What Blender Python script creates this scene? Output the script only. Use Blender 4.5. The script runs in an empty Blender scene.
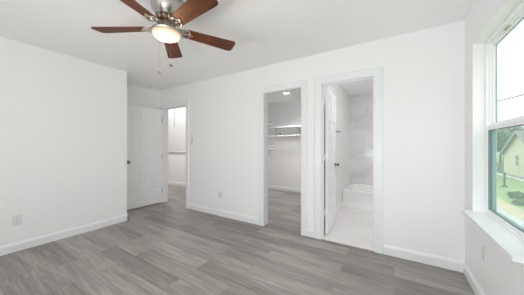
import bpy, bmesh, math, random
from mathutils import Vector, Matrix
PI = math.pi
random.seed(7)
SC = bpy.context.scene
COL = SC.collection

# ------------------------------------------------------------------ camera, world, lights, exposure
CAM_H = 1.2187
F_PX = 212.2
YAW = 0.5568
cam_d = bpy.data.cameras.new('camera')
cam_d.sensor_fit = 'HORIZONTAL'
cam_d.sensor_width = 36.0
cam_d.lens = F_PX / 524 * 36.0
cam_d.shift_y = -1.2 / 524
cam_d.clip_start = 0.02
cam_d.clip_end = 500
cam = bpy.data.objects.new('camera', cam_d)
COL.objects.link(cam)
cam.location = (0, 0, CAM_H)
cam.rotation_euler = (PI / 2, 0, YAW)
SC.camera = cam

SC.view_settings.view_transform = 'Standard'
SC.view_settings.look = 'None'
SC.view_settings.gamma = 1.0
SC.view_settings.use_curve_mapping = False
SC.view_settings.exposure = -0.6
SC.cycles.use_denoising = True
SC.cycles.max_bounces = 20
SC.cycles.diffuse_bounces = 16
SC.cycles.transparent_max_bounces = 16
SC.cycles.sample_clamp_indirect = 6.0
SC.cycles.caustics_reflective = False
SC.cycles.caustics_refractive = False

world = bpy.data.worlds.new('overcast_sky')
SC.world = world
world.use_nodes = True
wn = world.node_tree.nodes
wl = world.node_tree.links
bg = wn['Background']
sky_tc = wn.new('ShaderNodeTexCoord')
sky_noise = wn.new('ShaderNodeTexNoise')
sky_noise.inputs['Scale'].default_value = 1.6
sky_noise.inputs['Detail'].default_value = 4
sky_ramp = wn.new('ShaderNodeValToRGB')
sky_ramp.color_ramp.elements[0].position = 0.3
sky_ramp.color_ramp.elements[0].color = (0.965, 0.965, 0.985, 1)
sky_ramp.color_ramp.elements[1].position = 0.7
sky_ramp.color_ramp.elements[1].color = (1.0, 0.99, 1.0, 1)
wl.new(sky_tc.outputs['Generated'], sky_noise.inputs['Vector'])
wl.new(sky_noise.outputs['Fac'], sky_ramp.inputs['Fac'])
wl.new(sky_ramp.outputs['Color'], bg.inputs['Color'])
# overcast sky: the zenith is about three times as bright as the horizon
sky_sep = wn.new('ShaderNodeSeparateXYZ')
wl.new(sky_tc.outputs['Generated'], sky_sep.inputs[0])
sky_map = wn.new('ShaderNodeMapRange')
sky_map.inputs['From Min'].default_value = 0.0
sky_map.inputs['From Max'].default_value = 1.0
sky_map.inputs['To Min'].default_value = 1.5
sky_map.inputs['To Max'].default_value = 5.2
wl.new(sky_sep.outputs['Z'], sky_map.inputs['Value'])
wl.new(sky_map.outputs['Result'], bg.inputs['Strength'])


def area(name, loc, rot, sx, sy, power, color=(1, 1, 1)):
    d = bpy.data.lights.new(name, 'AREA')
    d.shape = 'RECTANGLE'
    d.size, d.size_y = sx, sy
    d.energy = power
    d.color = color
    o = bpy.data.objects.new(name, d)
    COL.objects.link(o)
    o.location = loc
    o.rotation_euler = rot
    return o


sun_d = bpy.data.lights.new('sun', 'SUN')
sun_d.energy = 0.6
sun_d.angle = 0.3
sun_d.color = (1, 0.95, 0.86)
sun = bpy.data.objects.new('sun', sun_d)
COL.objects.link(sun)
sun.rotation_euler = Vector((0.62, -0.1, -0.9)).to_track_quat('-Z', 'Y').to_euler()
# added fill light, set in an added, unseen window behind the camera
area('rear_fill', (-0.85, -0.93, 1.38), (PI / 2 + math.radians(8), 0, 0), 2.3, 1.5, 15, (0.92, 0.96, 1))
# second added fill light, tilted up to brighten the ceiling
area('rear_fill_up', (-0.85, -0.93, 0.78), (PI / 2 + math.radians(38), 0, 0), 2.3, 0.4, 50, (0.92, 0.965, 1.0))
# ceiling lamps of the side rooms (out of the picture)
area('bath_ceiling_lamp', (-0.1, 3.75, 2.42), (0, 0, 0), 0.5, 0.5, 14, (1, 0.985, 0.97))
area('hall_ceiling_lamp', (-5.6, 3.5, 2.42), (0, 0, 0), 0.6, 0.6, 42, (1, 0.98, 0.96))
area('stair_ceiling_lamp', (-6.6, 4.85, 3.1), (0, 0, 0), 3.0, 0.7, 34, (1, 0.99, 0.98))


# ------------------------------------------------------------------ materials
def mat(name, color=(0.8, 0.8, 0.8), rough=0.5, metal=0.0, spec=0.5):
    m = bpy.data.materials.new(name)
    m.use_nodes = True
    b = m.node_tree.nodes['Principled BSDF']
    b.inputs['Base Color'].default_value = (*color, 1)
    b.inputs['Roughness'].default_value = rough
    b.inputs['Metallic'].default_value = metal
    b.inputs['Specular IOR Level'].default_value = spec
    return m


def nodes(m):
    nt = m.node_tree
    return nt.nodes, nt.links, nt.nodes['Principled BSDF']


def add_noise_bump(m, scale=300, strength=0.05, dist=0.002):
    n, l, b = nodes(m)
    tc = n.new('ShaderNodeTexCoord')
    no = n.new('ShaderNodeTexNoise')
    no.inputs['Scale'].default_value = scale
    bp = n.new('ShaderNodeBump')
    bp.inputs['Strength'].default_value = strength
    bp.inputs['Distance'].default_value = dist
    l.new(tc.outputs['Object'], no.inputs['Vector'])
    l.new(no.outputs['Fac'], bp.inputs['Height'])
    l.new(bp.outputs['Normal'], b.inputs['Normal'])
    return m


def noise_color(m, c1, c2, scale, detail=5, stretch=(1, 1, 1), p0=0.35, p1=0.65):
    n, l, b = nodes(m)
    tc = n.new('ShaderNodeTexCoord')
    mp = n.new('ShaderNodeMapping')
    mp.inputs['Scale'].default_value = stretch
    no = n.new('ShaderNodeTexNoise')
    no.inputs['Scale'].default_value = scale
    no.inputs['Detail'].default_value = detail
    rp = n.new('ShaderNodeValToRGB')
    rp.color_ramp.elements[0].position = p0
    rp.color_ramp.elements[0].color = (*c1, 1)
    rp.color_ramp.elements[1].position = p1
    rp.color_ramp.elements[1].color = (*c2, 1)
    l.new(tc.outputs['Object'], mp.inputs['Vector'])
    l.new(mp.outputs['Vector'], no.inputs['Vector'])
    l.new(no.outputs['Fac'], rp.inputs['Fac'])
    l.new(rp.outputs['Color'], b.inputs['Base Color'])
    return m


M_WALL = add_noise_bump(mat('wall_paint', (0.89, 0.89, 0.89), 0.65, spec=0.3), 220, 0.06)
M_CEIL = add_noise_bump(mat('ceiling_paint', (0.92, 0.92, 0.92), 0.8, spec=0.2), 160, 0.08)
M_TRIM = mat('trim_paint', (0.845, 0.86, 0.875), 0.35)
M_DOOR = mat('door_paint', (0.89, 0.89, 0.895), 0.4)
M_VINYL = mat('window_vinyl', (0.88, 0.89, 0.89), 0.3)
M_PLATE = mat('plate_plastic', (0.74, 0.76, 0.77), 0.35)
M_PLATE_W = mat('outlet_plastic', (0.74, 0.77, 0.78), 0.35)
M_SLOT = mat('dark_slot', (0.05, 0.05, 0.05), 0.6)
M_NICKEL = add_noise_bump(mat('brushed_nickel', (0.50, 0.48, 0.45), 0.34, 1.0), 500, 0.05)
M_COPPER = mat('warm_bronze', (0.30, 0.17, 0.10), 0.35, 1.0)
M_BRONZE = mat('dark_bronze', (0.10, 0.09, 0.08), 0.35, 0.9)
M_CHROME = mat('chrome', (0.45, 0.46, 0.47), 0.2, 1.0)
M_SHELF = mat('shelf_white', (0.88, 0.88, 0.88), 0.4)
M_BRACKET = mat('bracket_grey', (0.36, 0.36, 0.36), 0.4, 0.4)
M_TUB = mat('tub_acrylic', (0.88, 0.88, 0.875), 0.12)
M_GASKET = mat('teal_gasket', (0.33, 0.47, 0.47), 0.4)
M_DARKGASKET = mat('screen_frame_grey', (0.16, 0.21, 0.22), 0.4)
M_FOB_DARK = mat('dark_wood_fob', (0.06, 0.045, 0.04), 0.4)
M_FOB_BROWN = mat('brown_wood_fob', (0.30, 0.16, 0.11), 0.4)
M_LATCH = mat('tan_latch', (0.55, 0.45, 0.28), 0.4)
M_CORD = mat('cord_grey', (0.40, 0.39, 0.37), 0.7)

# floor planks
M_FLOOR = mat('vinyl_plank', (0.3, 0.29, 0.28), 0.38, spec=0.45)


def build_floor_mat(m):
    n, l, b = nodes(m)
    tc = n.new('ShaderNodeTexCoord')
    br = n.new('ShaderNodeTexBrick')
    br.offset = 0.37
    br.offset_frequency = 2
    br.inputs['Scale'].default_value = 1.0
    br.inputs['Brick Width'].default_value = 1.22
    br.inputs['Row Height'].default_value = 0.18
    br.inputs['Mortar Size'].default_value = 0.0012
    br.inputs['Mortar Smooth'].default_value = 0.3
    br.inputs['Bias'].default_value = 0.0
    br.inputs['Color1'].default_value = (0, 0, 0, 1)
    br.inputs['Color2'].default_value = (1, 1, 1, 1)
    br.inputs['Mortar'].default_value = (0.5, 0.5, 0.5, 1)
    l.new(tc.outputs['Object'], br.inputs['Vector'])
    # grain, shifted plank by plank
    sep = n.new('ShaderNodeSeparateXYZ')
    l.new(tc.outputs['Object'], sep.inputs[0])
    mul = n.new('ShaderNodeMath'); mul.operation = 'MULTIPLY'; mul.inputs[1].default_value = 13.7
    l.new(br.outputs['Color'], mul.inputs[0])
    comb = n.new('ShaderNodeCombineXYZ')
    l.new(sep.outputs['X'], comb.inputs['X']); l.new(sep.outputs['Y'], comb.inputs['Y']); l.new(mul.outputs[0], comb.inputs['Z'])

    def noise(sx, sy, detail, dist=0.0, rough=0.6):
        mp = n.new('ShaderNodeMapping'); mp.inputs['Scale'].default_value = (sx, sy, 1)
        no = n.new('ShaderNodeTexNoise'); no.inputs['Scale'].default_value = 1.0
        no.inputs['Detail'].default_value = detail; no.inputs['Distortion'].default_value = dist
        no.inputs['Roughness'].default_value = rough
        l.new(comb.outputs[0], mp.inputs['Vector']); l.new(mp.outputs[0], no.inputs['Vector'])
        return no.outputs['Fac']
    broad = noise(0.9, 9.0, 4, 1.2)
    fine = noise(2.2, 55.0, 6, 0.9, 0.72)
    rings = n.new('ShaderNodeTexWave')
    rings.wave_type = 'BANDS'; rings.bands_direction = 'Y'
    rings.inputs['Scale'].default_value = 9.0
    rings.inputs['Distortion'].default_value = 9.0
    rings.inputs['Detail'].default_value = 3
    rings.inputs['Detail Scale'].default_value = 0.6
    mpw = n.new('ShaderNodeMapping'); mpw.inputs['Scale'].default_value = (0.28, 1.6, 1)
    l.new(comb.outputs[0], mpw.inputs['Vector']); l.new(mpw.outputs[0], rings.inputs['Vector'])

    def madd(sock, k, add):
        a = n.new('ShaderNodeMath'); a.operation = 'MULTIPLY_ADD'
        l.new(sock, a.inputs[0]); a.inputs[1].default_value = k
        if isinstance(add, float):
            a.inputs[2].default_value = add
        else:
            l.new(add, a.inputs[2])
        return a.outputs[0]
    v = madd(br.outputs['Color'], 0.22, -0.20)
    v = madd(broad, 0.60, v)
    v = madd(fine, 0.82, v)
    v = madd(rings.outputs['Fac'], 0.05, v)
    rp = n.new('ShaderNodeValToRGB')
    cr = rp.color_ramp
    cr.elements[0].position = 0.30; cr.elements[0].color = (0.11, 0.094, 0.085, 1)
    cr.elements[1].position = 1.08 if False else 1.0; cr.elements[1].color = (0.50, 0.472, 0.443, 1)
    e = cr.elements.new(0.62); e.color = (0.262, 0.240, 0.224, 1)
    l.new(v, rp.inputs['Fac'])
    mix = n.new('ShaderNodeMixRGB'); mix.blend_type = 'MIX'
    mix.inputs['Color2'].default_value = (0.12, 0.11, 0.105, 1)
    mf = n.new('ShaderNodeMath'); mf.operation = 'MULTIPLY'; mf.inputs[1].default_value = 0.55
    l.new(br.outputs['Fac'], mf.inputs[0]); l.new(mf.outputs[0], mix.inputs['Fac'])
    l.new(rp.outputs['Color'], mix.inputs['Color1'])
    l.new(mix.outputs[0], b.inputs['Base Color'])
    bp = n.new('ShaderNodeBump'); bp.inputs['Strength'].default_value = 0.12; bp.inputs['Distance'].default_value = 0.002
    l.new(fine, bp.inputs['Height']); l.new(bp.outputs['Normal'], b.inputs['Normal'])


build_floor_mat(M_FLOOR)


def marble(name, base, vein, tile_w, tile_h, swap=None, rough=0.15, vein_amt=0.45):
    """swap: which object axes feed the tile grid"""
    m = mat(name, base, rough)
    n, l, b = nodes(m)
    tc = n.new('ShaderNodeTexCoord')
    sep = n.new('ShaderNodeSeparateXYZ'); l.new(tc.outputs['Object'], sep.inputs[0])
    comb = n.new('ShaderNodeCombineXYZ')
    a, c = swap or ('X', 'Y')
    l.new(sep.outputs[a], comb.inputs['X']); l.new(sep.outputs[c], comb.inputs['Y'])
    br = n.new('ShaderNodeTexBrick'); br.offset = 0.5
    br.inputs['Scale'].default_value = 1
    br.inputs['Brick Width'].default_value = tile_w; br.inputs['Row Height'].default_value = tile_h
    br.inputs['Mortar Size'].default_value = 0.002
    br.inputs['Color1'].default_value = (0, 0, 0, 1); br.inputs['Color2'].default_value = (1, 1, 1, 1)
    l.new(comb.outputs[0], br.inputs['Vector'])
    no = n.new('ShaderNodeTexNoise'); no.inputs['Scale'].default_value = 1.1; no.inputs['Detail'].default_value = 5
    no.inputs['Distortion'].default_value = 1.4
    l.new(tc.outputs['Object'], no.inputs['Vector'])
    rp = n.new('ShaderNodeValToRGB')
    cr = rp.color_ramp
    cr.elements[0].position = 0.455; cr.elements[0].color = (0, 0, 0, 1)
    cr.elements[1].position = 0.545; cr.elements[1].color = (0, 0, 0, 1)
    e = cr.elements.new(0.5); e.color = (1, 1, 1, 1)
    l.new(no.outputs['Fac'], rp.inputs['Fac'])
    f = n.new('ShaderNodeMath'); f.operation = 'MULTIPLY'; f.inputs[1].default_value = vein_amt
    l.new(rp.outputs['Color'], f.inputs[0])
    mx = n.new('ShaderNodeMixRGB'); mx.inputs['Color1'].default_value = (*base, 1); mx.inputs['Color2'].default_value = (*vein, 1)
    l.new(f.outputs[0], mx.inputs['Fac'])
    mx2 = n.new('ShaderNodeMixRGB'); mx2.inputs['Color2'].default_value = (0.55, 0.55, 0.54, 1)
    f2 = n.new('ShaderNodeMath'); f2.operation = 'MULTIPLY'; f2.inputs[1].default_value = 0.6
    l.new(br.outputs['Fac'], f2.inputs[0]); l.new(f2.outputs[0], mx2.inputs['Fac'])
    l.new(mx.outputs[0], mx2.inputs['Color1']); l.new(mx2.outputs[0], b.inputs['Base Color'])
    return m


M_MARBLE_FLOOR = marble('marble_floor_tile', (0.80, 0.79, 0.785), (0.55, 0.54, 0.54), 0.6, 0.3, ('X', 'Y'), 0.2, 0.15)
M_MARBLE_BACK = marble('marble_wall_tile_xz', (0.76, 0.755, 0.755), (0.50, 0.49, 0.49), 1.2, 0.6, ('X', 'Z'), 0.15, 0.32)
M_MARBLE_SIDE = marble('marble_wall_tile_yz', (0.80, 0.795, 0.79), (0.58, 0.57, 0.57), 1.2, 0.6, ('Y', 'Z'), 0.15, 0.15)

# walnut blades
M_WALNUT = mat('walnut_blade', (0.15, 0.06, 0.035), 0.5, spec=0.25)


def build_walnut(m):
    n, l, b = nodes(m)
    tc = n.new('ShaderNodeTexCoord')
    mp = n.new('ShaderNodeMapping'); mp.inputs['Scale'].default_value = (4, 60, 4)
    no = n.new('ShaderNodeTexNoise'); no.inputs['Scale'].default_value = 1; no.inputs['Detail'].default_value = 5
    no.inputs['Distortion'].default_value = 0.5
    rp = n.new('ShaderNodeValToRGB')
    rp.color_ramp.elements[0].position = 0.3; rp.color_ramp.elements[0].color = (0.060, 0.018, 0.008, 1)
    rp.color_ramp.elements[1].position = 0.7; rp.color_ramp.elements[1].color = (0.16, 0.054, 0.025, 1)
    l.new(tc.outputs['Object'], mp.inputs['Vector']); l.new(mp.outputs[0], no.inputs['Vector'])
    l.new(no.outputs['Fac'], rp.inputs['Fac']); l.new(rp.outputs['Color'], b.inputs['Base Color'])


build_walnut(M_WALNUT)


def emission(name, color, strength):
    m = bpy.data.materials.new(name)
    m.use_nodes = True
    b = m.node_tree.nodes['Principled BSDF']
    b.inputs['Base Color'].default_value = (0.3, 0.28, 0.25, 1)
    b.inputs['Emission Color'].default_value = (*color, 1)
    b.inputs['Emission Strength'].default_value = strength
    b.inputs['Roughness'].default_value = 0.4
    return m


M_BOWL = emission('frosted_glass_lit', (1.0, 0.66, 0.36), 1.0)
_n, _l, _b = nodes(M_BOWL)
_tc = _n.new('ShaderNodeTexCoord'); _mp = _n.new('ShaderNodeMapping'); _mp.inputs['Scale'].default_value = (1, 1, 0)
_ln = _n.new('ShaderNodeVectorMath'); _ln.operation = 'LENGTH'
_rp = _n.new('ShaderNodeValToRGB')          # bulb behind frosted glass: hottest in the middle of the bowl
_rp.color_ramp.elements[0].position = 0.045; _rp.color_ramp.elements[0].color = (1, 1, 1, 1)
_rp.color_ramp.elements[1].position = 0.108; _rp.color_ramp.elements[1].color = (0.10, 0.10, 0.10, 1)
_m = _n.new('ShaderNodeMath'); _m.operation = 'MULTIPLY'; _m.inputs[1].default_value = 8.0
_l.new(_tc.outputs['Object'], _mp.inputs['Vector']); _l.new(_mp.outputs[0], _ln.inputs[0]); _l.new(_ln.outputs['Value'], _rp.inputs['Fac'])
_l.new(_rp.outputs['Color'], _m.inputs[0]); _l.new(_m.outputs[0], _b.inputs['Emission Strength'])
M_DOWNLIGHT = emission('downlight_lit', (1.0, 0.97, 0.93), 22)


def glass(name, tint, gloss=0.05):
    m = bpy.data.materials.new(name)
    m.use_nodes = True
    n, l = m.node_tree.nodes, m.node_tree.links
    n.remove(n['Principled BSDF'])
    tr = n.new('ShaderNodeBsdfTransparent'); tr.inputs['Color'].default_value = (*tint, 1)
    gl = n.new('ShaderNodeBsdfGlossy'); gl.inputs['Roughness'].default_value = 0.02
    mx = n.new('ShaderNodeMixShader'); mx.inputs[0].default_value = gloss
    l.new(tr.outputs[0], mx.inputs[1]); l.new(gl.outputs[0], mx.inputs[2])
    l.new(mx.outputs[0], n['Material Output'].inputs['Surface'])
    return m


M_GLASS = glass('window_glass', (0.974, 0.992, 0.988), 0.015)
M_SCREEN = glass('insect_screen_mesh', (0.835, 0.86, 0.855), 0.0)
_n, _l = M_SCREEN.node_tree.nodes, M_SCREEN.node_tree.links
_mx = [q for q in _n if q.type == 'MIX_SHADER'][0]
_mx.inputs[0].default_value = 0.16
_t = _n.new('ShaderNodeBsdfTranslucent'); _t.inputs['Color'].default_value = (0.62, 0.74, 0.71, 1)
_l.new(_t.outputs[0], _mx.inputs[2])

# outdoors
M_LAWN = noise_color(mat('lawn_grass', (0.2, 0.3, 0.1), 0.9), (0.16, 0.27, 0.10), (0.30, 0.40, 0.17), 0.6, 6)
M_DIRT = noise_color(mat('tan_verge', (0.5, 0.45, 0.3), 0.9), (0.42, 0.37, 0.22), (0.56, 0.50, 0.36), 2.5, 5)
M_ROAD = noise_color(mat('pale_road', (0.45, 0.45, 0.44), 0.9), (0.40, 0.41, 0.40), (0.52, 0.53, 0.52), 2.0, 5)
M_SIDING = mat('cream_siding', (0.74, 0.70, 0.53), 0.7)
n_, l_, b_ = nodes(M_SIDING)
_tc = n_.new('ShaderNodeTexCoord'); _w = n_.new('ShaderNodeTexWave'); _w.bands_direction = 'Z'; _w.wave_profile = 'SAW'
_w.inputs['Scale'].default_value = 2.2
_bp = n_.new('ShaderNodeBump'); _bp.inputs['Strength'].default_value = 0.5; _bp.inputs['Distance'].default_value = 0.02
l_.new(_tc.outputs['Object'], _w.inputs['Vector']); l_.new(_w.outputs['Fac'], _bp.inputs['Height']); l_.new(_bp.outputs['Normal'], b_.inputs['Normal'])
M_ROOF = noise_color(mat('grey_shingle', (0.22, 0.23, 0.23), 0.9), (0.17, 0.18, 0.18), (0.28, 0.29, 0.29), 6, 4)
M_RAKE = mat('grey_rake_board', (0.36, 0.38, 0.36), 0.6)
M_WHITE_OUT = mat('white_painted_outdoor', (0.75, 0.75, 0.72), 0.6)
M_DARKGLASS = mat('dark_window_pane', (0.14, 0.19, 0.18), 0.1)
M_FENCE = noise_color(mat('weathered_fence', (0.2, 0.19, 0.2), 0.9), (0.17, 0.16, 0.17), (0.25, 0.23, 0.24), 4, 4, (1, 6, 1))
M_POST = mat('dark_post', (0.06, 0.08, 0.07), 0.7)
M_LEAF_DARK = noise_color(mat('dark_leaves', (0.06, 0.12, 0.05), 0.8), (0.04, 0.09, 0.045), (0.12, 0.20, 0.09), 2.0, 3)
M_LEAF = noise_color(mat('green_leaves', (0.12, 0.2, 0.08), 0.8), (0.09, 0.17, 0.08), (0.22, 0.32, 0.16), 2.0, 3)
M_LEAF_HAZED = noise_color(mat('hazed_leaves', (0.2, 0.3, 0.2), 0.8), (0.20, 0.30, 0.22), (0.34, 0.44, 0.34), 2.0, 3)  # distance haze is put into this pale leaf colour
M_BARK = noise_color(mat('bark', (0.12, 0.09, 0.07), 0.9), (0.09, 0.07, 0.05), (0.18, 0.14, 0.11), 8, 4, (1, 1, 0.2))
M_WIRE = mat('wire_black', (0.12, 0.14, 0.14), 0.6)
M_EXTERIOR = mat('exterior_siding', (0.6, 0.6, 0.58), 0.8)


# ------------------------------------------------------------------ mesh helpers
def box(bm, a, b, mtx=None, mi=0):
    (x0, y0, z0), (x1, y1, z1) = a, b
    x0, x1 = min(x0, x1), max(x0, x1); y0, y1 = min(y0, y1), max(y0, y1); z0, z1 = min(z0, z1), max(z0, z1)
    co = [(x0, y0, z0), (x1, y0, z0), (x1, y1, z0), (x0, y1, z0), (x0, y0, z1), (x1, y0, z1), (x1, y1, z1), (x0, y1, z1)]
    vs = [bm.verts.new(mtx @ Vector(c) if mtx else c) for c in co]
    for f in ((0, 3, 2, 1), (4, 5, 6, 7), (0, 1, 5, 4), (1, 2, 6, 5), (2, 3, 7, 6), (3, 0, 4, 7)):
        fc = bm.faces.new([vs[i] for i in f]); fc.material_index = mi
    return vs


def bev(bm, w, seg=2, angle=30):
    bm.normal_update()
    es = [e for e in bm.edges if len(e.link_faces) == 2 and e.calc_face_angle(0) > math.radians(angle)]
    bmesh.ops.bevel(bm, geom=es, offset=w, segments=seg, affect='EDGES', profile=0.5)


def prism(bm, pts2, fn0, fn1):
    """extrude a 2-D outline between two mappings"""
    a = [bm.verts.new(fn0(p)) for p in pts2]
    b = [bm.verts.new(fn1(p)) for p in pts2]
    k = len(pts2)
    bm.faces.new(a[::-1]); bm.faces.new(b)
    for i in range(k):
        bm.faces.new((a[i], a[(i + 1) % k], b[(i + 1) % k], b[i]))


def lathe(bm, prof, seg=40, mtx=None):
    rings = []
    for r, z in prof:
        if r < 1e-6:
            v = Vector((0, 0, z)); rings.append([bm.verts.new(mtx @ v if mtx else v)])
        else:
            rg = []
            for i in range(seg):
                a = 2 * PI * i / seg
                v = Vector((r * math.cos(a), r * math.sin(a), z))
                rg.append(bm.verts.new(mtx @ v if mtx else v))
            rings.append(rg)
    for A, B in zip(rings, rings[1:]):
        for i in range(seg):
            j = (i + 1) % seg
            if len(A) == 1 and len(B) == 1:
                continue
            if len(A) == 1:
                bm.faces.new((A[0], B[j], B[i]))
            elif len(B) == 1:
                bm.faces.new((A[i], A[j], B[0]))
            else:
                bm.faces.new((A[i], A[j], B[j], B[i]))


def tube(bm, pts, r, seg=10, cap=True):
    pts = [Vector(p) for p in pts]
    rings = []
    prev = None
    for i, p in enumerate(pts):
        t = (pts[min(i + 1, len(pts) - 1)] - pts[max(i - 1, 0)]).normalized()
        if prev is None:
            up = Vector((0, 0, 1)) if abs(t.z) < 0.9 else Vector((1, 0, 0))
            u = t.cross(up).normalized()
        else:
            u = (prev - t * prev.dot(t)).normalized()
        prev = u
        v = t.cross(u)
        rr = r[i] if isinstance(r, (list, tuple)) else r
        rings.append([bm.verts.new(p + (u * math.cos(2 * PI * k / seg) + v * math.sin(2 * PI * k / seg)) * rr) for k in range(seg)])
    for A, B in zip(rings, rings[1:]):
        for k in range(seg):
            bm.faces.new((A[k], A[(k + 1) % seg], B[(k + 1) % seg], B[k]))
    if cap:
        bm.faces.new(rings[0][::-1]); bm.faces.new(rings[-1])


def obj(name, bm, m, parent=None, smooth=False):
    bmesh.ops.recalc_face_normals(bm, faces=bm.faces[:])
    me = bpy.data.meshes.new(name)
    bm.to_mesh(me); bm.free()
    for mm in (m if isinstance(m, (list, tuple)) else [m]):
        me.materials.append(mm)
    if smooth:
        for p in me.polygons:
            p.use_smooth = True
        me.set_sharp_from_angle(angle=math.radians(40))
    o = bpy.data.objects.new(name, me)
    COL.objects.link(o)
    if parent:
        o.parent = parent
    return o


def struct(name, bm, m, parent=None, smooth=False, label=None, cat=None):
    o = obj(name, bm, m, parent, smooth)
    if not parent:
        o['kind'] = 'structure'
        if label: o['label'] = label
        if cat: o['category'] = cat
    return o


def tag(o, label, cat, group=None, kind=None):
    o['label'] = label; o['category'] = cat
    if group: o['group'] = group
    if kind: o['kind'] = kind
    return o


def thing(name, label, cat, loc=(0, 0, 0), rot=(0, 0, 0), group=None, kind=None):
    o = bpy.data.objects.new(name, None)
    o.empty_display_size = 0.05
    COL.objects.link(o)
    o.location = loc; o.rotation_euler = rot
    return tag(o, label, cat, group, kind)


def N():
    return bmesh.new()


def copy_tree(o, parent=None):
    c = o.copy(); COL.objects.link(c); c.parent = parent
    for ch in list(o.children):
        copy_tree(ch, c)
    return c


# ------------------------------------------------------------------ room dimensions
H = 2.44
YB, YB2 = 2.775, 2.89          # back wall, room face and far face
XL = -3.725                    # left wall
XA = -4.39                     # alcove wall behind the open door
XR = 0.58                      # window wall
YR = -0.85                     # wall behind the camera
YLE = 1.787                    # end of the left wall
HD = 2.03                      # door head
HALL = (-4.26, -3.50)
CLO = (-1.69, -1.092)
BAT = (-0.808, -0.201)
WY0, WY1, WZ0, WZ1 = 1.64, 2.534, 0.655, 2.10
XO = 0.722                      # outer face of the window wall

# ------------------------------------------------------------------ structure
b = N(); box(b, (-8.8, YR - 0.12, -0.25), (XO, 5.75, 0)); struct('floor', b, M_FLOOR, label='grey wood plank vinyl floor', cat='floor')
CX_L = -3.215
b = N(); box(b, (-8.8, YR - 0.12, H), (XO, 4.36, H + 0.2)); box(b, (CX_L, 4.36, H), (XO, 5.75, H + 0.2)); struct('ceiling', b, M_CEIL, label='plain white flat ceiling', cat='ceiling')

b = N()   # back wall with three openings
xs = [-4.39 - 0.115, HALL[0] - 0.02, HALL[1] + 0.02, CLO[0] - 0.02, CLO[1] + 0.02, BAT[0] - 0.02, BAT[1] + 0.02, XR]
for i in range(7):
    if i % 2 == 0:
        box(b, (xs[i], YB, 0), (xs[i + 1], YB2, H))
    else:
        box(b, (xs[i], YB, HD + 0.02), (xs[i + 1], YB2, H))
struct('wall_back', b, M_WALL, label='white wall with three doorways across the room', cat='wall')

b = N()
box(b, (XL - 0.115, YR, 0), (XL, YLE, H)); box(b, (XA, YLE - 0.115, 0), (XL - 0.115, YLE, H))
bmesh.ops.remove_doubles(b, verts=b.verts, dist=1e-5)
struct('wall_left', b, M_WALL, label='long blank white wall at the left', cat='wall')
b = N(); box(b, (XA - 0.115, YLE - 0.115, 0), (XA, YB, H))
struct('wall_alcove', b, M_WALL, label='white alcove wall behind the open panel door', cat='wall')

b = N()   # window wall
box(b, (XR, YR - 0.12, 0), (XO, WY0, H)); box(b, (XR, WY1, 0), (XO, 5.75, H))
box(b, (XR, WY0, 0), (XO, WY1, WZ0 - 0.03)); box(b, (XR, WY0, WZ1), (XO, WY1, H))
struct('wall_right', b, M_WALL, label='white wall holding the window at the right', cat='wall')

b = N()   # wall behind the camera; its wide opening is added for the fill light
RX0, RX1, RZ0, RZ1 = -2.05, 0.4, 0.55, 2.2
box(b, (XL - 0.115, YR - 0.12, 0), (RX0, YR, H)); box(b, (RX1, YR - 0.12, 0), (XR, YR, H))
box(b, (RX0, YR - 0.12, 0), (RX1, YR, RZ0)); box(b, (RX0, YR - 0.12, RZ1), (RX1, YR, H))
struct('wall_rear', b, M_WALL)

# closet, bath and hall shells
CX0, CX1, CY1 = -3.10, -1.01, 5.28
b = N(); box(b, (CX0 - 0.115, CY1, 0), (CX1, CY1 + 0.1, H)); struct('wall_closet_back', b, M_WALL, label='white closet wall behind the hanging rod', cat='wall')
b = N(); box(b, (CX0 - 0.115, YB2, 0), (CX0, CY1, H)); struct('wall_closet_left', b, M_WALL)
b = N(); box(b, (CX1, YB2, 0), (-0.92, 5.6, H)); struct('wall_closet_right', b, M_WALL)
BX0, BX1, BYF, BYB = -0.905, 0.58, 4.55, 5.45
b = N(); box(b, (BX0 - 0.015, BYB, 0), (BX1, BYB + 0.15, H)); struct('wall_bath_back', b, M_MARBLE_BACK, label='marble tiled wall behind the bathtub', cat='wall')
b = N(); box(b, (BX0 - 0.015, YB2, 0), (BX0, BYB, H)); struct('wall_bath_left', b, M_MARBLE_SIDE, label='pale tiled wall beside the bathroom door', cat='wall')
b = N(); box(b, (BX0, YB + 0.04, -0.02), (BX1, BYB, 0.007)); struct('floor_bath', b, M_MARBLE_FLOOR, label='white marble tile floor of the bathroom', cat='floor')
# hall and stairwell
b = N(); box(b, (-8.92, 4.36, 3.2), (CX_L, 5.75, 3.3)); struct('ceiling_stair', b, M_CEIL)
b = N(); box(b, (-8.92, 4.24, H + 0.2), (CX_L, 4.36, 3.3)); struct('wall_stair_near', b, M_WALL)
b = N(); box(b, (CX_L, 4.24, H + 0.2), (CX_L + 0.1, 5.75, 3.3)); struct('wall_stair_right', b, M_WALL)
b = N(); box(b, (-8.92, 5.45, 0), (CX0 - 0.115, 5.6, 3.2)); struct('wall_stair', b, M_WALL, label='bright wall seen over the hall half wall', cat='wall')
b = N(); box(b, (-8.92, 1.6, 0), (-8.8, 5.45, 3.2)); struct('wall_hall_far', b, M_WALL)
b = N(); box(b, (-8.8, 1.67, 0), (XA - 0.115, 1.787, H)); struct('wall_hall_near', b, M_WALL)
b = N(); box(b, (-8.6, 4.20, 0), (-4.4, 4.32, 1.02)); struct('wall_half', b, M_WALL, label='low half wall in the hall beyond the doorway', cat='wall')
b = N(); box(b, (-8.62, 4.165, 1.02), (-4.38, 4.355, 1.06)); bev(b, 0.006)
struct('trim_half_wall', b, mat('cap_shade_grey', (0.55, 0.545, 0.54), 0.5), label='flat white cap along the hall half wall', cat='trim')  # the grey carries the shade on the cap's less-lit front edge


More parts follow.
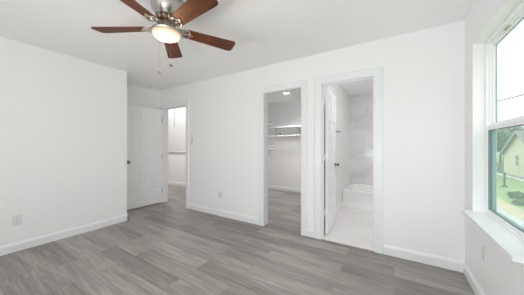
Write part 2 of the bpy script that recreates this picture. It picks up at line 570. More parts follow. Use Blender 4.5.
# baseboards
def baseboard(name, runs, h=0.105, t=0.014, label=None):
    bm = N()
    for p0, p1, nrm in runs:
        p0, p1, nn = Vector((*p0, 0)), Vector((*p1, 0)), Vector((*nrm, 0))
        prof = [(0, 0), (t, 0), (t, h - 0.024), (t * 0.4, h - 0.003), (t * 0.25, h), (0, h)]
        prism(bm, prof, lambda q: p0 + nn * q[0] + Vector((0, 0, q[1])), lambda q: p1 + nn * q[0] + Vector((0, 0, q[1])))
    return struct(name, bm, M_TRIM, label=label, cat='baseboard')


CW = 0.098   # casing width
baseboard('baseboard_left', [((XL, YR), (XL, YLE + 0.014), (1, 0)), ((XA, YLE), (XL + 0.014, YLE), (0, 1))], label='white baseboard along the left wall')
baseboard('baseboard_back', [((HALL[1] + CW, YB), (CLO[0] - CW, YB), (0, -1)), ((CLO[1] + CW, YB), (BAT[0] - CW, YB), (0, -1)),
                             ((BAT[1] + CW, YB), (XR, YB), (0, -1))], label='white baseboard along the wall of doorways')
baseboard('baseboard_right', [((XR, YR), (XR, YB), (-1, 0))], label='white baseboard under the window')
baseboard('baseboard_alcove', [((XA, YLE), (XA, YB), (1, 0))])
baseboard('baseboard_closet', [((CX0, CY1), (CX1, CY1), (0, -1)), ((CX0, YB2), (CX0, CY1), (1, 0))], label='white baseboard at the back of the closet')
baseboard('baseboard_hall', [((-8.6, 4.20), (-4.4, 4.20), (0, -1))], label='white baseboard along the hall half wall')
baseboard('baseboard_bath', [((BX0, YB2), (BX0, BYF), (1, 0))], h=0.1, t=0.012)


# casings with jamb linings
def casing(name, x0, x1, left_only=None, far_gap=0.006, label=None, strike=None, hinge_zs=None):
    bm = N()
    prof = [(0, 0), (0, 0.014), (0.004, 0.016), (CW - 0.022, 0.020), (CW - 0.007, 0.004), (CW - 0.006, 0.002), (CW - 0.006, 0)]
    for y, s in ((YB, -1), (YB2, 1)):
        for edge, out in ((x0 - (0.006 if s == -1 else far_gap), -1), (x1 + 0.006, 1)):
            lim = abs(edge - left_only) if (left_only and out == -1) else 9
            pp = [(min(q[0], lim), q[1]) for q in prof]
            prism(bm, pp, lambda q: Vector((edge + out * q[0], y + s * q[1], 0)), lambda q: Vector((edge + out * q[0], y + s * q[1], HD + 0.006 + min(q[0], lim))))
        xl, xr = x0 - 0.006, x1 + 0.006
        if left_only:
            prism(bm, prof, lambda q: Vector((max(left_only, xl - q[0]), y + s * q[1], HD + 0.006 + q[0])), lambda q: Vector((xr + q[0], y + s * q[1], HD + 0.006 + q[0])))
        else:
            prism(bm, prof, lambda q: Vector((xl - q[0], y + s * q[1], HD + 0.006 + q[0])), lambda q: Vector((xr + q[0], y + s * q[1], HD + 0.006 + q[0])))
    o = struct(name, bm, M_TRIM, label=label, cat='door casing')
    j = N()
    box(j, (x0 - 0.02, YB, 0), (x0, YB2, HD)); box(j, (x1, YB, 0), (x1 + 0.02, YB2, HD)); box(j, (x0 - 0.02, YB, HD), (x1 + 0.02, YB2, HD + 0.02))
    struct('jamb', j, M_TRIM, o)
    return o


t1 = casing('trim_hall_door', *HALL, left_only=XA + 0.002, label='white casing around the hall doorway at far left')
t2 = casing('trim_closet_door', *CLO, label='white casing around the closet doorway')
t3 = casing('trim_bath_door', *BAT, far_gap=0.03, label='white casing around the bathroom doorway')
# door stops inside the hall and bath jambs
for (x0, x1), y0, par in ((HALL, YB + 0.042, t1), (BAT, YB2 - 0.075, t3)):
    s = N(); box(s, (x0, y0, 0), (x0 + 0.011, y0 + 0.034, HD)); box(s, (x1 - 0.011, y0, 0), (x1, y0 + 0.034, HD)); box(s, (x0, y0, HD - 0.011), (x1, y0 + 0.034, HD))
    struct('door_stop', s, M_TRIM, par)
s = N(); box(s, (BAT[0], YB - 0.005, 0), (BAT[1], YB + 0.05, 0.012)); bev(s, 0.004)
struct('threshold', s, mat('threshold_pale', (0.74, 0.72, 0.70), 0.4), t3)


# ------------------------------------------------------------------ six-panel doors
def door_leaf_mesh(w, h, t=0.035):
    """local: x 0..w from the hinge, y -t..0, z 0..h"""
    bm = N()
    rec = 0.010
    box(bm, (0.001, -t + rec, 0.001), (w - 0.001, -rec, h - 0.001))
    st, ms = w * 0.15, w * 0.13
    rows = [0.30, 0.57, 0.19, 0.52, 0.10, 0.24, 0.11]
    k = h / sum(rows); rows = [r * k for r in rows]
    zs = [0]
    for r in rows: zs.append(zs[-1] + r)
    pw = (w - 2 * st - ms) / 2
    cols = [(st, st + pw), (st + pw + ms, w - st)]
    for side in (0, 1):
        ya, yb = (-rec, 0) if side == 0 else (-t, -t + rec)
        face, inner = (0, -rec) if side == 0 else (-t, -t + rec)
        box(bm, (0, ya, 0), (st, yb, h)); box(bm, (w - st, ya, 0), (w, yb, h))
        for i in (0, 2, 4, 6):
            box(bm, (st, ya, zs[i]), (w - st, yb, zs[i + 1]))
        for i in (1, 3, 5):
            box(bm, (st + pw, ya, zs[i]), (st + pw + ms, yb, zs[i + 1]))
            for c0, c1 in cols:
                g, q = 0.012, 0.04          # raised field with a sloped border
                lo = [(c0 + g, inner, zs[i] + g), (c1 - g, inner, zs[i] + g), (c1 - g, inner, zs[i + 1] - g), (c0 + g, inner, zs[i + 1] - g)]
                fy = face + (inner - face) * 0.15
                hi = [(c0 + q, fy, zs[i] + q), (c1 - q, fy, zs[i] + q), (c1 - q, fy, zs[i + 1] - q), (c0 + q, fy, zs[i + 1] - q)]
                A = [bm.verts.new(v) for v in lo]; B = [bm.verts.new(v) for v in hi]
                bm.faces.new(B)
                for j in range(4):
                    bm.faces.new((A[j], A[(j + 1) % 4], B[(j + 1) % 4], B[j]))
    return bm


def knob_mesh(side):
    """rose, stem and round knob; local origin on the door face, side = outward sign along y"""
    bm = N()
    R = Matrix.Rotation(-side * PI / 2, 4, 'X')
    lathe(bm, [(0, 0.001), (0.032, 0.001), (0.032, 0.005), (0.027, 0.010), (0.012, 0.012), (0.0115, 0.028), (0.02, 0.034), (0.0265, 0.044),
               (0.0265, 0.053), (0.020, 0.061), (0.008, 0.065), (0, 0.0655)], 24, R)
    return bm


def hinge(parent, x, y, z, m):
    bm = N()
    tube(bm, [(x, y, z - 0.045), (x, y, z + 0.045)], 0.006, 10)
    box(bm, (x - 0.002, y - 0.034, z - 0.044), (x + 0.001, y - 0.002, z + 0.044))
    return obj('hinge', bm, m, parent, True)


M_LEVER = mat('satin_nickel_dark', (0.22, 0.21, 0.20), 0.3, 0.9)

# bedroom door, opened flat beside the alcove wall.  local +x runs from hinge to latch edge
d1 = thing('door_1', 'white six-panel door standing open at the hall doorway', 'door', (HALL[0] - 0.004, YB - 0.02, 0.012), (0, 0, -PI / 2 - math.radians(2.0)), kind='structure')
# rotated -90 deg: local x -> -Y, local y -> +X ; leaf lies y -0.035..0
obj('door_leaf', door_leaf_mesh(0.745, 2.005), M_DOOR, d1)
for sd, yy in ((1, 0), (-1, -0.035)):
    o = obj('door_knob', knob_mesh(sd), M_LEVER, d1, True); o.location = (0.685, yy, 0.905)
    if sd == -1: o.scale = (1, 0.55, 1)
for z in (0.25, 1.0, 1.78):
    hinge(d1, -0.004, 0.004, z, M_CHROME)

# bathroom door, opened into the bathroom
d2 = thing('door_2', 'white panel door swung open into the bathroom', 'door', (-0.800, 2.925, 0.02), (0, 0, PI / 2 + math.radians(3.0)), kind='structure')
# rotated +90: local x -> +Y, local y -> -X ; leaf spans X: 0..+0.035
obj('door_leaf', door_leaf_mesh(0.585, 2.0), M_DOOR, d2)
for sd, yy in ((-1, -0.035), (1, 0)):
    o = obj('door_knob', knob_mesh(sd), M_LEVER, d2, True); o.location = (0.525, yy, 0.91)
for z in (0.29, 1.05, 1.83):
    bm = N()
    tube(bm, [(-0.016, 0.004, z - 0.046), (-0.016, 0.004, z + 0.046)], 0.0085, 12)
    box(bm, (-0.014, -0.004, z - 0.045), (0.001, -0.001, z + 0.045)); box(bm, (-0.034, 0.006, z - 0.045), (-0.018, 0.008, z + 0.045))
    obj('hinge', bm, M_TRIM, d2, True)

# ------------------------------------------------------------------ window
XF = 0.655   # room-side face of the vinyl frame
win = thing('window_1', 'white vinyl single-hung window looking out on a lawn', 'window', (0, 0, 0), kind='structure')


def frame_ring(bm, x0, x1, y0, y1, z0, z1, wl, wb, wt):
    box(bm, (x0, y0, z0), (x1, y0 + wl, z1)); box(bm, (x0, y1 - wl, z0), (x1, y1, z1))
    box(bm, (x0, y0 + wl, z0), (x1, y1 - wl, z0 + wb)); box(bm, (x0, y0 + wl, z1 - wt), (x1, y1 - wl, z1))


ZM = 1.385
b = N(); frame_ring(b, XF, XF + 0.0638, WY0, WY1, WZ0, WZ1, 0.022, 0.02, 0.022); bev(b, 0.002, 1)
# inner step of the jamb track
frame_ring(b, XF + 0.0225, XF + 0.0622, WY0 + 0.02, WY1 - 0.02, WZ0 + 0.018, WZ1 - 0.02, 0.012, 0.01, 0.014)
struct('window_frame', b, M_VINYL, win)
# upper sash, set further out
US = N(); frame_ring(US, XF + 0.0375, XF + 0.0607, WY0 + 0.03, WY1 - 0.03, ZM - 0.012, WZ1 - 0.032, 0.014, 0.036, 0.018); bev(US, 0.002, 1)
us = struct('upper_sash', US, M_VINYL, win)
b = N(); frame_ring(b, XF + 0.0532, XF + 0.0611, WY0 + 0.043, WY1 - 0.043, ZM + 0.023, WZ1 - 0.049, 0.007, 0.007, 0.007); struct('glazing_bead', b, M_GASKET, us)
b = N(); box(b, (XF + 0.0562, WY0 + 0.044, ZM + 0.024), (XF + 0.0592, WY1 - 0.044, WZ1 - 0.05)); struct('pane', b, M_GLASS, us)
# lower sash, room side
LS = N(); frame_ring(LS, XF + 0.0090, XF + 0.0338, WY0 + 0.018, WY1 - 0.018, WZ0 + 0.012, ZM + 0.002, 0.013, 0.026, 0.034); bev(LS, 0.002, 1)
ls = struct('lower_sash', LS, M_VINYL, win)
b = N(); frame_ring(b, XF + 0.0135, XF + 0.0330, WY0 + 0.0295, WY1 - 0.0295, WZ0 + 0.0365, ZM - 0.0305, 0.006, 0.006, 0.006); struct('glazing_bead', b, M_DARKGASKET, ls)
b = N(); frame_ring(b, XF + 0.0180, XF + 0.0225, WY0 + 0.034, WY1 - 0.034, WZ0 + 0.041, ZM - 0.035, 0.006, 0.006, 0.004); struct('pane_spacer', b, M_GASKET, ls)
b = N(); box(b, (XF + 0.0188, WY0 + 0.032, WZ0 + 0.038), (XF + 0.0218, WY1 - 0.032, ZM - 0.032)); struct('pane', b, M_GLASS, ls)
b = N(); frame_ring(b, XF + 0.0353, XF + 0.0585, WY0 + 0.024, WY1 - 0.024, WZ0 + 0.022, ZM - 0.014, 0.012, 0.014, 0.012); struct('screen_frame', b, M_GASKET, win)
b = N(); box(b, (XF + 0.0592, WY0 + 0.03, WZ0 + 0.03), (XF + 0.0600, WY1 - 0.03, ZM - 0.01)); struct('insect_screen', b, M_SCREEN, win)
b = N(); box(b, (XF + 0.0225, 2.17, WZ1 - 0.036), (XF + 0.0450, 2.25, WZ1 - 0.031)); bev(b, 0.001, 1); struct('head_clip', b, M_LATCH, win)
# stool and apron
b = N(); prism(b, [(0.515, 1.605), (XR, 1.605), (XR, WY0), (XF + 0.002, WY0), (XF + 0.002, WY1), (XR, WY1), (XR, 2.565), (0.515, 2.565)],
      lambda p: Vector((p[0], p[1], WZ0 - 0.03)), lambda p: Vector((p[0], p[1], WZ0)))
bev(b, 0.004)
struct('window_sill', b, M_TRIM, win)

# frame of the added, unseen rear window that holds the fill lights
rw = thing('added_window_2', 'added unseen wide window behind the camera', 'window', (0, 0, 0), kind='structure')
b = N()
box(b, (RX0, YR - 0.1, RZ0), (RX0 + 0.05, YR - 0.04, RZ1)); box(b, (RX1 - 0.05, YR - 0.1, RZ0), (RX1, YR - 0.04, RZ1))
box(b, (RX0, YR - 0.1, RZ0), (RX1, YR - 0.04, RZ0 + 0.05)); box(b, (RX0, YR - 0.1, RZ1 - 0.05), (RX1, YR - 0.04, RZ1))
struct('window_frame', b, M_VINYL, rw)


# ------------------------------------------------------------------ wall plates
def plate_root(name, label, cat, loc, rotz, group=None):
    return thing(name, label, cat, loc, (0, 0, rotz), group)


def outlet(label, loc, rotz, m):
    """local: plate in the xz plane, facing -y"""
    r = plate_root('wall_outlet', label, 'outlet', loc, rotz, 'duplex wall outlets')
    b = N(); box(b, (-0.039, -0.0065, -0.061), (0.039, 0, 0.061)); bev(b, 0.003); obj('cover_plate', b, m, r)
    for z in (0.021, -0.021):
        b = N()
        prism(b, [(0.017 * math.cos(a) , max(-0.0125, min(0.0125, 0.017 * math.sin(a)))) for a in [2 * PI * i / 24 for i in range(24)]],
              lambda p: Vector((p[0], -0.0055, p[1] + z)), lambda p: Vector((p[0], -0.0085, p[1] + z)))
        s = obj('socket', b, M_PLATE, r)
        b = N()
        box(b, (-0.0075, -0.0092, z - 0.002), (-0.0055, -0.008, z + 0.007)); box(b, (0.0055, -0.0092, z - 0.002), (0.0075, -0.008, z + 0.007))
        box(b, (-0.002, -0.0092, z - 0.0095), (0.002, -0.008, z - 0.0055))
        obj('slots', b, M_SLOT, s)
    b = N(); lathe(b, [(0, 0.0), (0.0025, 0.0), (0.0025, 0.001), (0, 0.0015)], 10, Matrix.Translation((0, -0.006, 0)) @ Matrix.Rotation(PI / 2, 4, 'X')); obj('screw', b, M_CHROME, r)
    return r


outlet('white duplex outlet low on the long left wall', (XL, 0.59, 0.36), PI / 2, M_PLATE_W)
outlet('small pale outlet low on the wall between hall door and closet', (-2.59, YB, 0.365), 0, M_PLATE)
outlet('pale outlet on the wall below the window sill', (XR, 2.245, 0.40), -PI / 2, M_PLATE)
sw = plate_root('light_switch', 'pale light switch plate to the right of the hall doorway', 'switch', (-3.325, YB, 1.33), 0)
b = N(); box(b, (-0.036, -0.006, -0.058), (0.036, 0, 0.058)); bev(b, 0.003); obj('cover_plate', b, mat('switch_plate', (0.62, 0.63, 0.63), 0.4), sw)
b = N(); box(b, (-0.017, -0.009, -0.033), (0.017, -0.005, 0.033)); bev(b, 0.0015); obj('rocker', b, M_PLATE, sw)

# smoke alarm
sm = thing('smoke_alarm', 'small round white smoke alarm on the ceiling above the open door', 'smoke alarm', (-4.2, 2.56, H))
b = N(); lathe(b, [(0, 0), (0.068, 0), (0.068, -0.012), (0.062, -0.024), (0.05, -0.032), (0, -0.034)], 32); obj('housing', b, M_TRIM, sm, True)
b = N()
for k in range(10):
    a = 2 * PI * k / 10
    box(b, (-0.006, 0.05, -0.0335), (0.006, 0.0565, -0.026), Matrix.Rotation(a, 4, 'Z'))
obj('vent_slots', b, M_PLATE, sm)
b = N(); lathe(b, [(0, -0.033), (0.012, -0.033), (0.012, -0.037), (0, -0.038)], 16); obj('test_button', b, M_PLATE, sm, True)

# ------------------------------------------------------------------ ceiling fan
FX, FY = -1.60, 1.075
fan = thing('ceiling_fan', 'brushed nickel ceiling fan with five walnut blades and a lit bowl', 'ceiling fan', (FX, FY, H))
b = N(); lathe(b, [(0, -0.001), (0.112, -0.001), (0.118, -0.012), (0.122, -0.03), (0.122, -0.034), (0.114, -0.04), (0.119, -0.046), (0.118, -0.075),
                   (0.108, -0.105), (0.092, -0.128), (0.078, -0.142), (0.074, -0.148), (0.0, -0.15)], 56)
obj('motor_housing', b, M_NICKEL, fan, True)
b = N(); lathe(b, [(0, -0.148), (0.058, -0.149), (0.062, -0.158), (0.082, -0.166), (0.086, -0.176), (0.084, -0.19), (0.05, -0.198), (0.048, -0.215), (0.0, -0.216)], 48)
obj('flywheel', b, M_COPPER, fan, True)
# ribs round the flywheel: the vented collar
b = N()
for k in range(15):
    R = Matrix.Rotation(2 * PI * k / 15, 4, 'Z')
    tube(b, [R @ Vector((0.070, 0, -0.144)), R @ Vector((0.088, 0, -0.158)), R @ Vector((0.091, 0, -0.176)), R @ Vector((0.08, 0, -0.193))], 0.0045, 8)
obj('vented_collar', b, M_NICKEL, fan, True)
b = N(); lathe(b, [(0, -0.212), (0.052, -0.212), (0.058, -0.226), (0.062, -0.250), (0.085, -0.260), (0.108, -0.266), (0.120, -0.274), (0.1225, -0.283),
                   (0.119, -0.290), (0.112, -0.2915), (0.110, -0.284), (0.0, -0.282)], 56)
obj('light_fitter', b, M_NICKEL, fan, True)
b = N(); lathe(b, [(0.0, -0.283), (0.1095, -0.283), (0.1105, -0.292), (0.106, -0.305), (0.094, -0.318), (0.074, -0.329), (0.046, -0.337), (0.018, -0.3405), (0, -0.341)], 56)
obj('light_bowl', b, M_BOWL, fan, True)
fl_d = bpy.data.lights.new('fan_lamp', 'POINT'); fl_d.energy = 7.5; fl_d.shadow_soft_size = 0.05; fl_d.color = (1, 0.62, 0.34)
flo = bpy.data.objects.new('fan_lamp', fl_d); COL.objects.link(flo); flo.location = (FX, FY, H - 0.38)

BZ = -0.246


def blade_outline():
    pts = []
    r0, r1 = 0.138, 0.605
    w0, w1 = 0.054, 0.074
    n = 8
    # root rounded, tip with softly rounded corners
    for i in range(n + 1):
        a = PI / 2 + PI * i / n
        pts.append((r0 + 0.03 + 0.03 * math.cos(a), w0 * math.sin(a)))
    cr = 0.035
    for i in range(n + 1):
        a = -PI / 2 + (PI / 2) * i / n
        pts.append((r1 - cr + cr * math.cos(a), -(w1 - cr) + cr * math.sin(a)))
    for i in range(n + 1):
        a = (PI / 2) * i / n
        pts.append((r1 - cr + cr * math.cos(a), (w1 - cr) + cr * math.sin(a)))
    return pts


def blade_mesh():
    b = N()
    o = blade_outline()
    prism(b, o, lambda p: Vector((p[0], p[1], -0.003)), lambda p: Vector((p[0], p[1], 0.003)))
    bev(b, 0.0012, 1, 60)
    return b


def iron_mesh():
    """ornate bracket under the blade root"""
    b = N()
    z = -0.006
    tube(b, [(0.070, 0, 0.022), (0.10, 0, 0.018), (0.135, 0, 0.0), (0.165, 0, z), (0.20, 0, z)], [0.011, 0.0095, 0.008, 0.008, 0.007], 10)
    for s in (-1, 1):
        tube(b, [(0.105, s * 0.006, 0.012), (0.13, s * 0.026, 0.002), (0.155, s * 0.043, z), (0.185, s * 0.048, z), (0.212, s * 0.038, z), (0.222, s * 0.02, z), (0.212, s * 0.008, z)], 0.0062, 8)
        tube(b, [(0.165, s * 0.002, z), (0.178, s * 0.02, z), (0.168, s * 0.032, z), (0.152, s * 0.026, z), (0.15, s * 0.012, z)], 0.005, 8)
        tube(b, [(0.20, s * 0.004, z), (0.225, s * 0.014, z), (0.25, s * 0.006, z), (0.258, 0, z)], 0.005, 8)
        lathe(b, [(0, z - 0.007), (0.008, z - 0.006), (0.009, z), (0.009, 0)], 12, Matrix.Translation((0.205, s * 0.04, 0)))
    lathe(b, [(0, z - 0.007), (0.008, z - 0.006), (0.009, z), (0.009, 0)], 12, Matrix.Translation((0.245, 0, 0)))
    for v in b.verts:
        v.co.x = 0.068 + (v.co.x - 0.070) * 0.78
    return b


blade0 = None
B_ANG = [209.5, 137.5, 64.5, -8, 284]
for k, a in enumerate(B_ANG):
    if blade0 is None:
        bl = blade0 = obj('blade', blade_mesh(), M_WALNUT, fan)
        ir = obj('blade_iron', iron_mesh(), M_NICKEL, bl, True)
    else:
        bl = copy_tree(blade0, fan)
    bl.location = (0, 0, BZ)
    bl.rotation_euler = (math.radians(-12), 0, math.radians(a))

for (dx, dy, zf, m, ll) in ((-0.095, 0.105, 1.945, M_FOB_DARK, 'dark fob'), (-0.135, 0.025, 1.872, M_FOB_BROWN, 'brown fob')):
    b = N(); z1 = zf - H
    tube(b, [(dx * 0.85, dy * 0.85, -0.262), (dx * 1.02, dy * 1.02, -0.272), (dx, dy, -0.30), (dx, dy, z1 + 0.012)], 0.0005, 6)
    c = obj('pull_chain', b, M_COPPER, fan, True)
    b = N(); lathe(b, [(0, z1 + 0.016), (0.005, z1 + 0.013), (0.011, z1 + 0.003), (0.0125, z1 - 0.006), (0.009, z1 - 0.015), (0, z1 - 0.017)], 16, Matrix.Translation((dx, dy, 0)))
    f = obj('fob', b, m, c, True); f['label'] = ll

# ------------------------------------------------------------------ closet
dl = thing('closet_downlight', 'small round lit downlight in the closet ceiling', 'downlight', (-2.085, 4.40, H))
b = N(); lathe(b, [(0.06, -0.001), (0.085, -0.001), (0.085, -0.006), (0.066, -0.012), (0.06, -0.010)], 32); obj('trim_ring', b, M_TRIM, dl, True)
b = N(); lathe(b, [(0, -0.002), (0.062, -0.002), (0.062, -0.009), (0, -0.011)], 32); obj('lens', b, M_DOWNLIGHT, dl, True)
dl_d = bpy.data.lights.new('closet_downlight_lamp', 'AREA'); dl_d.shape = 'DISK'; dl_d.size = 0.45; dl_d.energy = 21; dl_d.spread = math.radians(118); dl_d.color = (1, 0.98, 0.965)
dlo = bpy.data.objects.new('closet_downlight_lamp', dl_d); COL.objects.link(dlo); dlo.location = (-2.085, 4.40, H - 0.014)


def bracket(bm, wall_pt, out, down, length):
    """triangular shelf bracket: wall leg, arm and a diagonal brace"""
    w, o = Vector(wall_pt), Vector(out)
    side = o.cross(Vector((0, 0, 1)))
    for a, bb, r in ((w, w + Vector((0, 0, -down)), 0.007), (w, w + o * length, 0.007), (w + Vector((0, 0, -down)), w + o * length * 0.92, 0.006)):
        tube(bm, [a, bb], r, 8)


# back shelf with its hanging rod
cs = thing('closet_shelf', 'white shelf with a rod below on the closet back wall', 'shelf', (CX0, CY1, 1.73), group='closet shelves')
L = CX1 - CX0
b = N(); box(b, (0.02, -0.30, -0.006), (L - 0.02, 0, 0.013)); bev(b, 0.003); obj('shelf_board', b, M_SHELF, cs)
b = N(); box(b, (0.02, -0.305, -0.022), (L - 0.02, -0.295, 0.014)); obj('front_lip', b, M_SHELF, cs)
b = N(); box(b, (0.0, -0.02, -0.10), (L, 0, -0.006)); obj('wall_cleat', b, M_SHELF, cs)
b = N(); tube(b, [(0.01, -0.27, -0.235), (L - 0.01, -0.27, -0.235)], 0.019, 14); obj('hanging_rod', b, M_SHELF, cs, True)
for x in (0.42, 1.03, 1.62):
    b = N()
    bracket(b, (x, -0.008, -0.01), (0, -1, 0), 0.20, 0.27)
    tube(b, [(x, -0.27, -0.012), (x, -0.27, -0.215)], 0.006, 8)
    lathe(b, [(0.0205, -0.012), (0.025, -0.012), (0.025, 0.012), (0.0205, 0.012)], 16, Matrix.Translation((x, -0.27, -0.235)) @ Matrix.Rotation(PI / 2, 4, 'Y'))
    obj('bracket', b, M_BRACKET, cs, True)


def side_shelf(z, y0, y1, depth, label):
    r = thing('closet_shelf', label, 'shelf', (CX0, y0, z), group='closet shelves')
    W = y1 - y0
    b = N(); box(b, (0, 0, -0.006), (depth, W, 0.012)); bev(b, 0.003); obj('shelf_board', b, M_SHELF, r)
    b = N(); tube(b, [(depth - 0.01, 0.0, -0.065), (depth - 0.01, W + 0.02, -0.065)], 0.016, 12); obj('hanging_rod', b, M_SHELF, r, True)
    for y in (0.35, W - 0.03):
        b = N(); bracket(b, (0.008, y, -0.012), (1, 0, 0), 0.52, depth - 0.02)
        tube(b, [(depth - 0.02, y, -0.012), (depth - 0.01, y, -0.065)], 0.006, 8)
        obj('bracket', b, M_BRACKET, r, True)
    return r


side_shelf(1.215, 3.3, 4.93, 0.42, 'lower of two shelves on the closet left wall, bracket showing')
side_shelf(1.87, 3.3, 4.93, 0.32, 'upper of two shelves on the closet left wall')

# ------------------------------------------------------------------ bathroom
tub = thing('bathtub', 'white alcove bathtub at the end of the bathroom', 'bathtub', (BX0, BYF, 0.007))
TL, TW, TH = BX1 - BX0 - 0.004, BYB - BYF - 0.004, 0.335
b = N()
# apron, rim and sloped basin
ins = 0.075


def ring_pts(i, z, r):
    x0, x1, y0, y1 = i + 0.002, TL - i, i, TW - i
    out = []
    for cx_, cy_, a0 in ((x1 - r, y1 - r, 0), (x0 + r, y1 - r, PI / 2), (x0 + r, y0 + r, PI), (x1 - r, y0 + r, 1.5 * PI)):
        for k in range(7):
            a = a0 + PI / 2 * k / 6
            out.append((cx_ + r * math.cos(a), cy_ + r * math.sin(a), z))
    return out


loops = [ring_pts(0.004, 0.0, 0.008), ring_pts(0.004, TH - 0.05, 0.008), ring_pts(0.0, TH - 0.045, 0.012), ring_pts(0.0, TH - 0.008, 0.012), ring_pts(0.008, TH, 0.014),
         ring_pts(ins, TH, 0.10), ring_pts(ins + 0.015, TH - 0.02, 0.11), ring_pts(ins + 0.06, 0.16, 0.14), ring_pts(ins + 0.11, 0.10, 0.14)]
R_ = [[b.verts.new(p) for p in lp] for lp in loops]
for A, B in zip(R_, R_[1:]):
    for k in range(len(A)):
        b.faces.new((A[k], A[(k + 1) % len(A)], B[(k + 1) % len(B)], B[k]))
b.faces.new(R_[-1])
obj('tub_body', b, M_TUB, tub, True)
b = N(); lathe(b, [(0, 0.101), (0.03, 0.101), (0.034, 0.106), (0.02, 0.112), (0, 0.112)], 20, Matrix.Translation((0.35, TW / 2, 0))); obj('drain', b, M_CHROME, tub, True)

tb = thing('towel_bar', 'small chrome towel bar on the bathroom side wall', 'towel bar', (BX0, 3.72, 1.49))
b = N(); tube(b, [(0.06, 0.0, 0), (0.06, 0.44, 0)], 0.009, 12); obj('bar', b, M_CHROME, tb, True)
for y in (0.02, 0.42):
    b = N(); tube(b, [(0.0, y, 0), (0.006, y, 0), (0.0061, y, 0), (0.062, y, 0)], [0.026, 0.026, 0.011, 0.011], 16); obj('post', b, M_CHROME, tb, True)

# ------------------------------------------------------------------ hall: attic ladder cord
ac = thing('pull_cord', 'thin grey pull cord hanging in the hall doorway', 'cord', (-5.01, 3.6, H))
b = N(); tube(b, [(0, 0, -0.001), (0.002, 0, -0.2), (0.0, 0, -0.66)], 0.006, 8); obj('cord', b, M_CORD, ac, True)
b = N(); lathe(b, [(0, -0.655), (0.006, -0.657), (0.011, -0.67), (0.012, -0.685), (0, -0.69)], 14); obj('cord_knob', b, M_CORD, ac, True)

# ------------------------------------------------------------------ outdoors
GZ = -3.1
b = N(); box(b, (1.2, -40, GZ - 0.3), (140, 160, GZ)); struct('lawn', b, M_LAWN, label='green lawn seen through the lower window pane', cat='lawn')
b = N(); box(b, (6.35, -40, GZ - 0.1), (7.35, 160, GZ + 0.02)); struct('verge_strip', b, M_DIRT, label='tan bare strip running along the lawn', cat='ground')
b = N(); box(b, (3.2, -40, GZ - 0.1), (6.35, 160, GZ + 0.012)); struct('road', b, M_ROAD, label='pale road below the window', cat='road')

HX, HY0, HY1 = 14.0, 36.7, 46.3
ridge_y = (HY0 + HY1) / 2
EAVE, RIDGE = 0.05, 3.1
hs = thing('neighbour_house', 'cream gabled house seen through the window', 'house', (HX, ridge_y, GZ))
hw = (HY1 - HY0) / 2
b = N()
prism(b, [(-hw, 0), (hw, 0), (hw, EAVE - GZ), (0, RIDGE - GZ), (-hw, EAVE - GZ)], lambda p: Vector((0, p[0], p[1])), lambda p: Vector((11, p[0], p[1])))
obj('walls', b, M_SIDING, hs)
b = N()
sl = Vector((hw, -(RIDGE - EAVE))).normalized()
ex = hw + 0.15
drop = (RIDGE - EAVE) / hw
for s in (-1, 1):
    prism(b, [(0, RIDGE - GZ + 0.02), (s * ex, RIDGE - GZ - drop * ex + 0.02), (s * ex, RIDGE - GZ - drop * ex + 0.2), (0, RIDGE - GZ + 0.2)],
          lambda p: Vector((-0.4, p[0], p[1])), lambda p: Vector((11.4, p[0], p[1])))
obj('roof', b, M_ROOF, hs)
b = N()
for s in (-1, 1):
    prism(b, [(0, RIDGE - GZ - 0.12), (s * ex, RIDGE - GZ - drop * ex - 0.12), (s * ex, RIDGE - GZ - drop * ex + 0.22), (0, RIDGE - GZ + 0.22)],
          lambda p: Vector((-0.44, p[0], p[1])), lambda p: Vector((-0.39, p[0], p[1])))
obj('rake_board', b, M_RAKE, hs)
for y in (0.6, -2.6):
    b = N(); frame_ring(b, -0.06, 0.02, y - 0.5, y + 0.5, 1.6, 3.2, 0.1, 0.1, 0.1); box(b, (-0.05, y - 0.4, 2.37), (0.0, y + 0.4, 2.43))
    wf = obj('house_window', b, M_WHITE_OUT, hs)
    b = N(); box(b, (-0.02, y - 0.41, 1.69), (0.0, y + 0.41, 3.11)); obj('pane', b, M_DARKGLASS, wf)
b = N(); box(b, (-0.08, -hw - 0.02, 0), (0.02, hw + 0.02, 0.35)); obj('foundation', b, M_RAKE, hs)

for k in range(13):
    y = 34.5 + k * 1.0 + random.uniform(-0.12, 0.12)
    b = N()
    box(b, (-0.14, -0.3, 0), (0.14, 0.3, 0.32)); bev(b, 0.06, 2)
    st_ = obj('edging_stone', b, M_WHITE_OUT); st_.location = (13.2, y, GZ)
    tag(st_, 'white edging stone in the row along the cream house', 'stone', 'white edging stones by the house')

fn = thing('board_fence', 'dark grey board fence beyond the lawn left of the house', 'fence', (14.5, 47.0, GZ))
for k in range(12):
    b = N(); box(b, (-0.02, k * 2.4 + 0.06, 0.08), (0.02, k * 2.4 + 2.34, 1.65)); obj('fence_panel', b, M_FENCE, fn)
    b = N(); box(b, (-0.06, k * 2.4 - 0.06, 0), (0.06, k * 2.4 + 0.06, 1.75)); obj('fence_post', b, M_FENCE, fn)

ps = thing('lawn_post', 'thin dark post standing on the lawn before the house', 'post', (9.97, 32.8, GZ))
b = N(); box(b, (-0.07, -0.07, 0), (0.07, 0.07, 1.55)); bev(b, 0.01, 1); obj('post', b, M_POST, ps)
b = N(); lathe(b, [(0, 0), (0.26, 0), (0.22, 0.12), (0.12, 0.2), (0, 0.22)], 14); obj('post_footing', b, M_POST, ps)


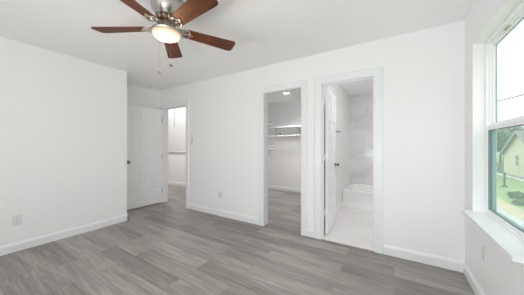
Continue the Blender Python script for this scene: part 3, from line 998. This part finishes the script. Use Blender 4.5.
def leaf_cloud(bm, c, rad, n, size):
    c = Vector(c)
    for _ in range(n):
        d = Vector((random.gauss(0, 1), random.gauss(0, 1), random.gauss(0, 1))).normalized()
        rr = random.random() ** 0.45
        p = c + Vector((d.x * rad[0], d.y * rad[1], d.z * rad[2])) * rr
        R = Matrix.Rotation(random.uniform(0, 2 * PI), 3, 'Z') @ Matrix.Rotation(random.uniform(0, PI), 3, 'X')
        s = size * random.uniform(0.6, 1.3)
        vs = [bm.verts.new(p + R @ Vector(q)) for q in ((-s, -s * 0.5, 0), (s * 0.2, -s * 0.6, s * 0.15), (s, 0, 0), (s * 0.2, s * 0.6, s * 0.15), (-s, s * 0.5, 0))]
        bm.faces.new(vs)


def tree(label, x, y, h, r, m, n=900):
    t = thing('tree', label, 'tree', (x, y, GZ), group='trees beyond the lawn')
    b = N(); tube(b, [(0, 0, 0), (0.1, 0.05, h * 0.3), (0.0, 0.1, h * 0.7)], [r * 0.12, r * 0.09, r * 0.04], 10)
    for k in range(5):
        a = k * 1.3
        tube(b, [(0.06, 0.05, h * (0.3 + 0.06 * k)), (math.cos(a) * r * 0.5, math.sin(a) * r * 0.5, h * (0.5 + 0.07 * k))], [r * 0.05, r * 0.02], 8)
    obj('trunk', b, M_BARK, t, True)
    b = N()
    for k in range(6):
        a = k * 1.05 + random.uniform(-0.3, 0.3)
        leaf_cloud(b, (math.cos(a) * r * 0.45, math.sin(a) * r * 0.45, h * random.uniform(0.5, 0.75)), (r * 0.6, r * 0.6, h * 0.22), n // 7, r * 0.11)
    leaf_cloud(b, (0, 0, h * 0.8), (r * 0.55, r * 0.55, h * 0.2), n // 7, r * 0.11)
    obj('crown', b, m, t)


tree('mid green tree beyond the fence, nearest the window frame', 20.3, 69.0, 8.3, 1.95, M_LEAF, 1400)
tree('haze-paled green tree beyond the fence, just right of the mid green tree', 22.9, 75.5, 8.6, 2.2, M_LEAF_HAZED, 1400)
tree('haze-paled green tree added over the sky above the far roof edge of the house', 26.5, 82.2, 10.0, 3.0, M_LEAF_HAZED, 2200)  # this tree and the next are added to cover overbright sky
tree('haze-paled tree added over the sky behind the house roof ridge', 26.6, 67.8, 8.8, 3.8, M_LEAF_HAZED, 2400)
for (x, y, r, lb) in ((7.95, 23.3, 0.42, 'round green shrub beside the tan strip on the lawn'), (8.7, 26.0, 0.6, 'low green shrub farther back on the lawn')):
    t = thing('shrub', lb, 'shrub', (x, y, GZ))
    b = N(); leaf_cloud(b, (0, 0, r * 0.45), (r, r, r * 0.5), 420, 0.12); obj('leaves', b, M_LEAF, t)
    b = N(); tube(b, [(0, 0, 0), (0.05, 0, r * 0.6)], 0.05, 8); obj('stem', b, M_BARK, t)

# utility line
b = N()
pa, pb = Vector((16.0, 64.0, 10.35)), Vector((16.0, 36.0, 8.25))
tube(b, [pa.lerp(pb, k / 12) + Vector((0, 0, -0.5 * 0.6 * (1 - (2 * k / 12 - 1) ** 2))) for k in range(13)], 0.075, 6)
tag(obj('overhead_wire', b, M_WIRE), 'thin dark overhead wire crossing the sky in the upper pane', 'wire')
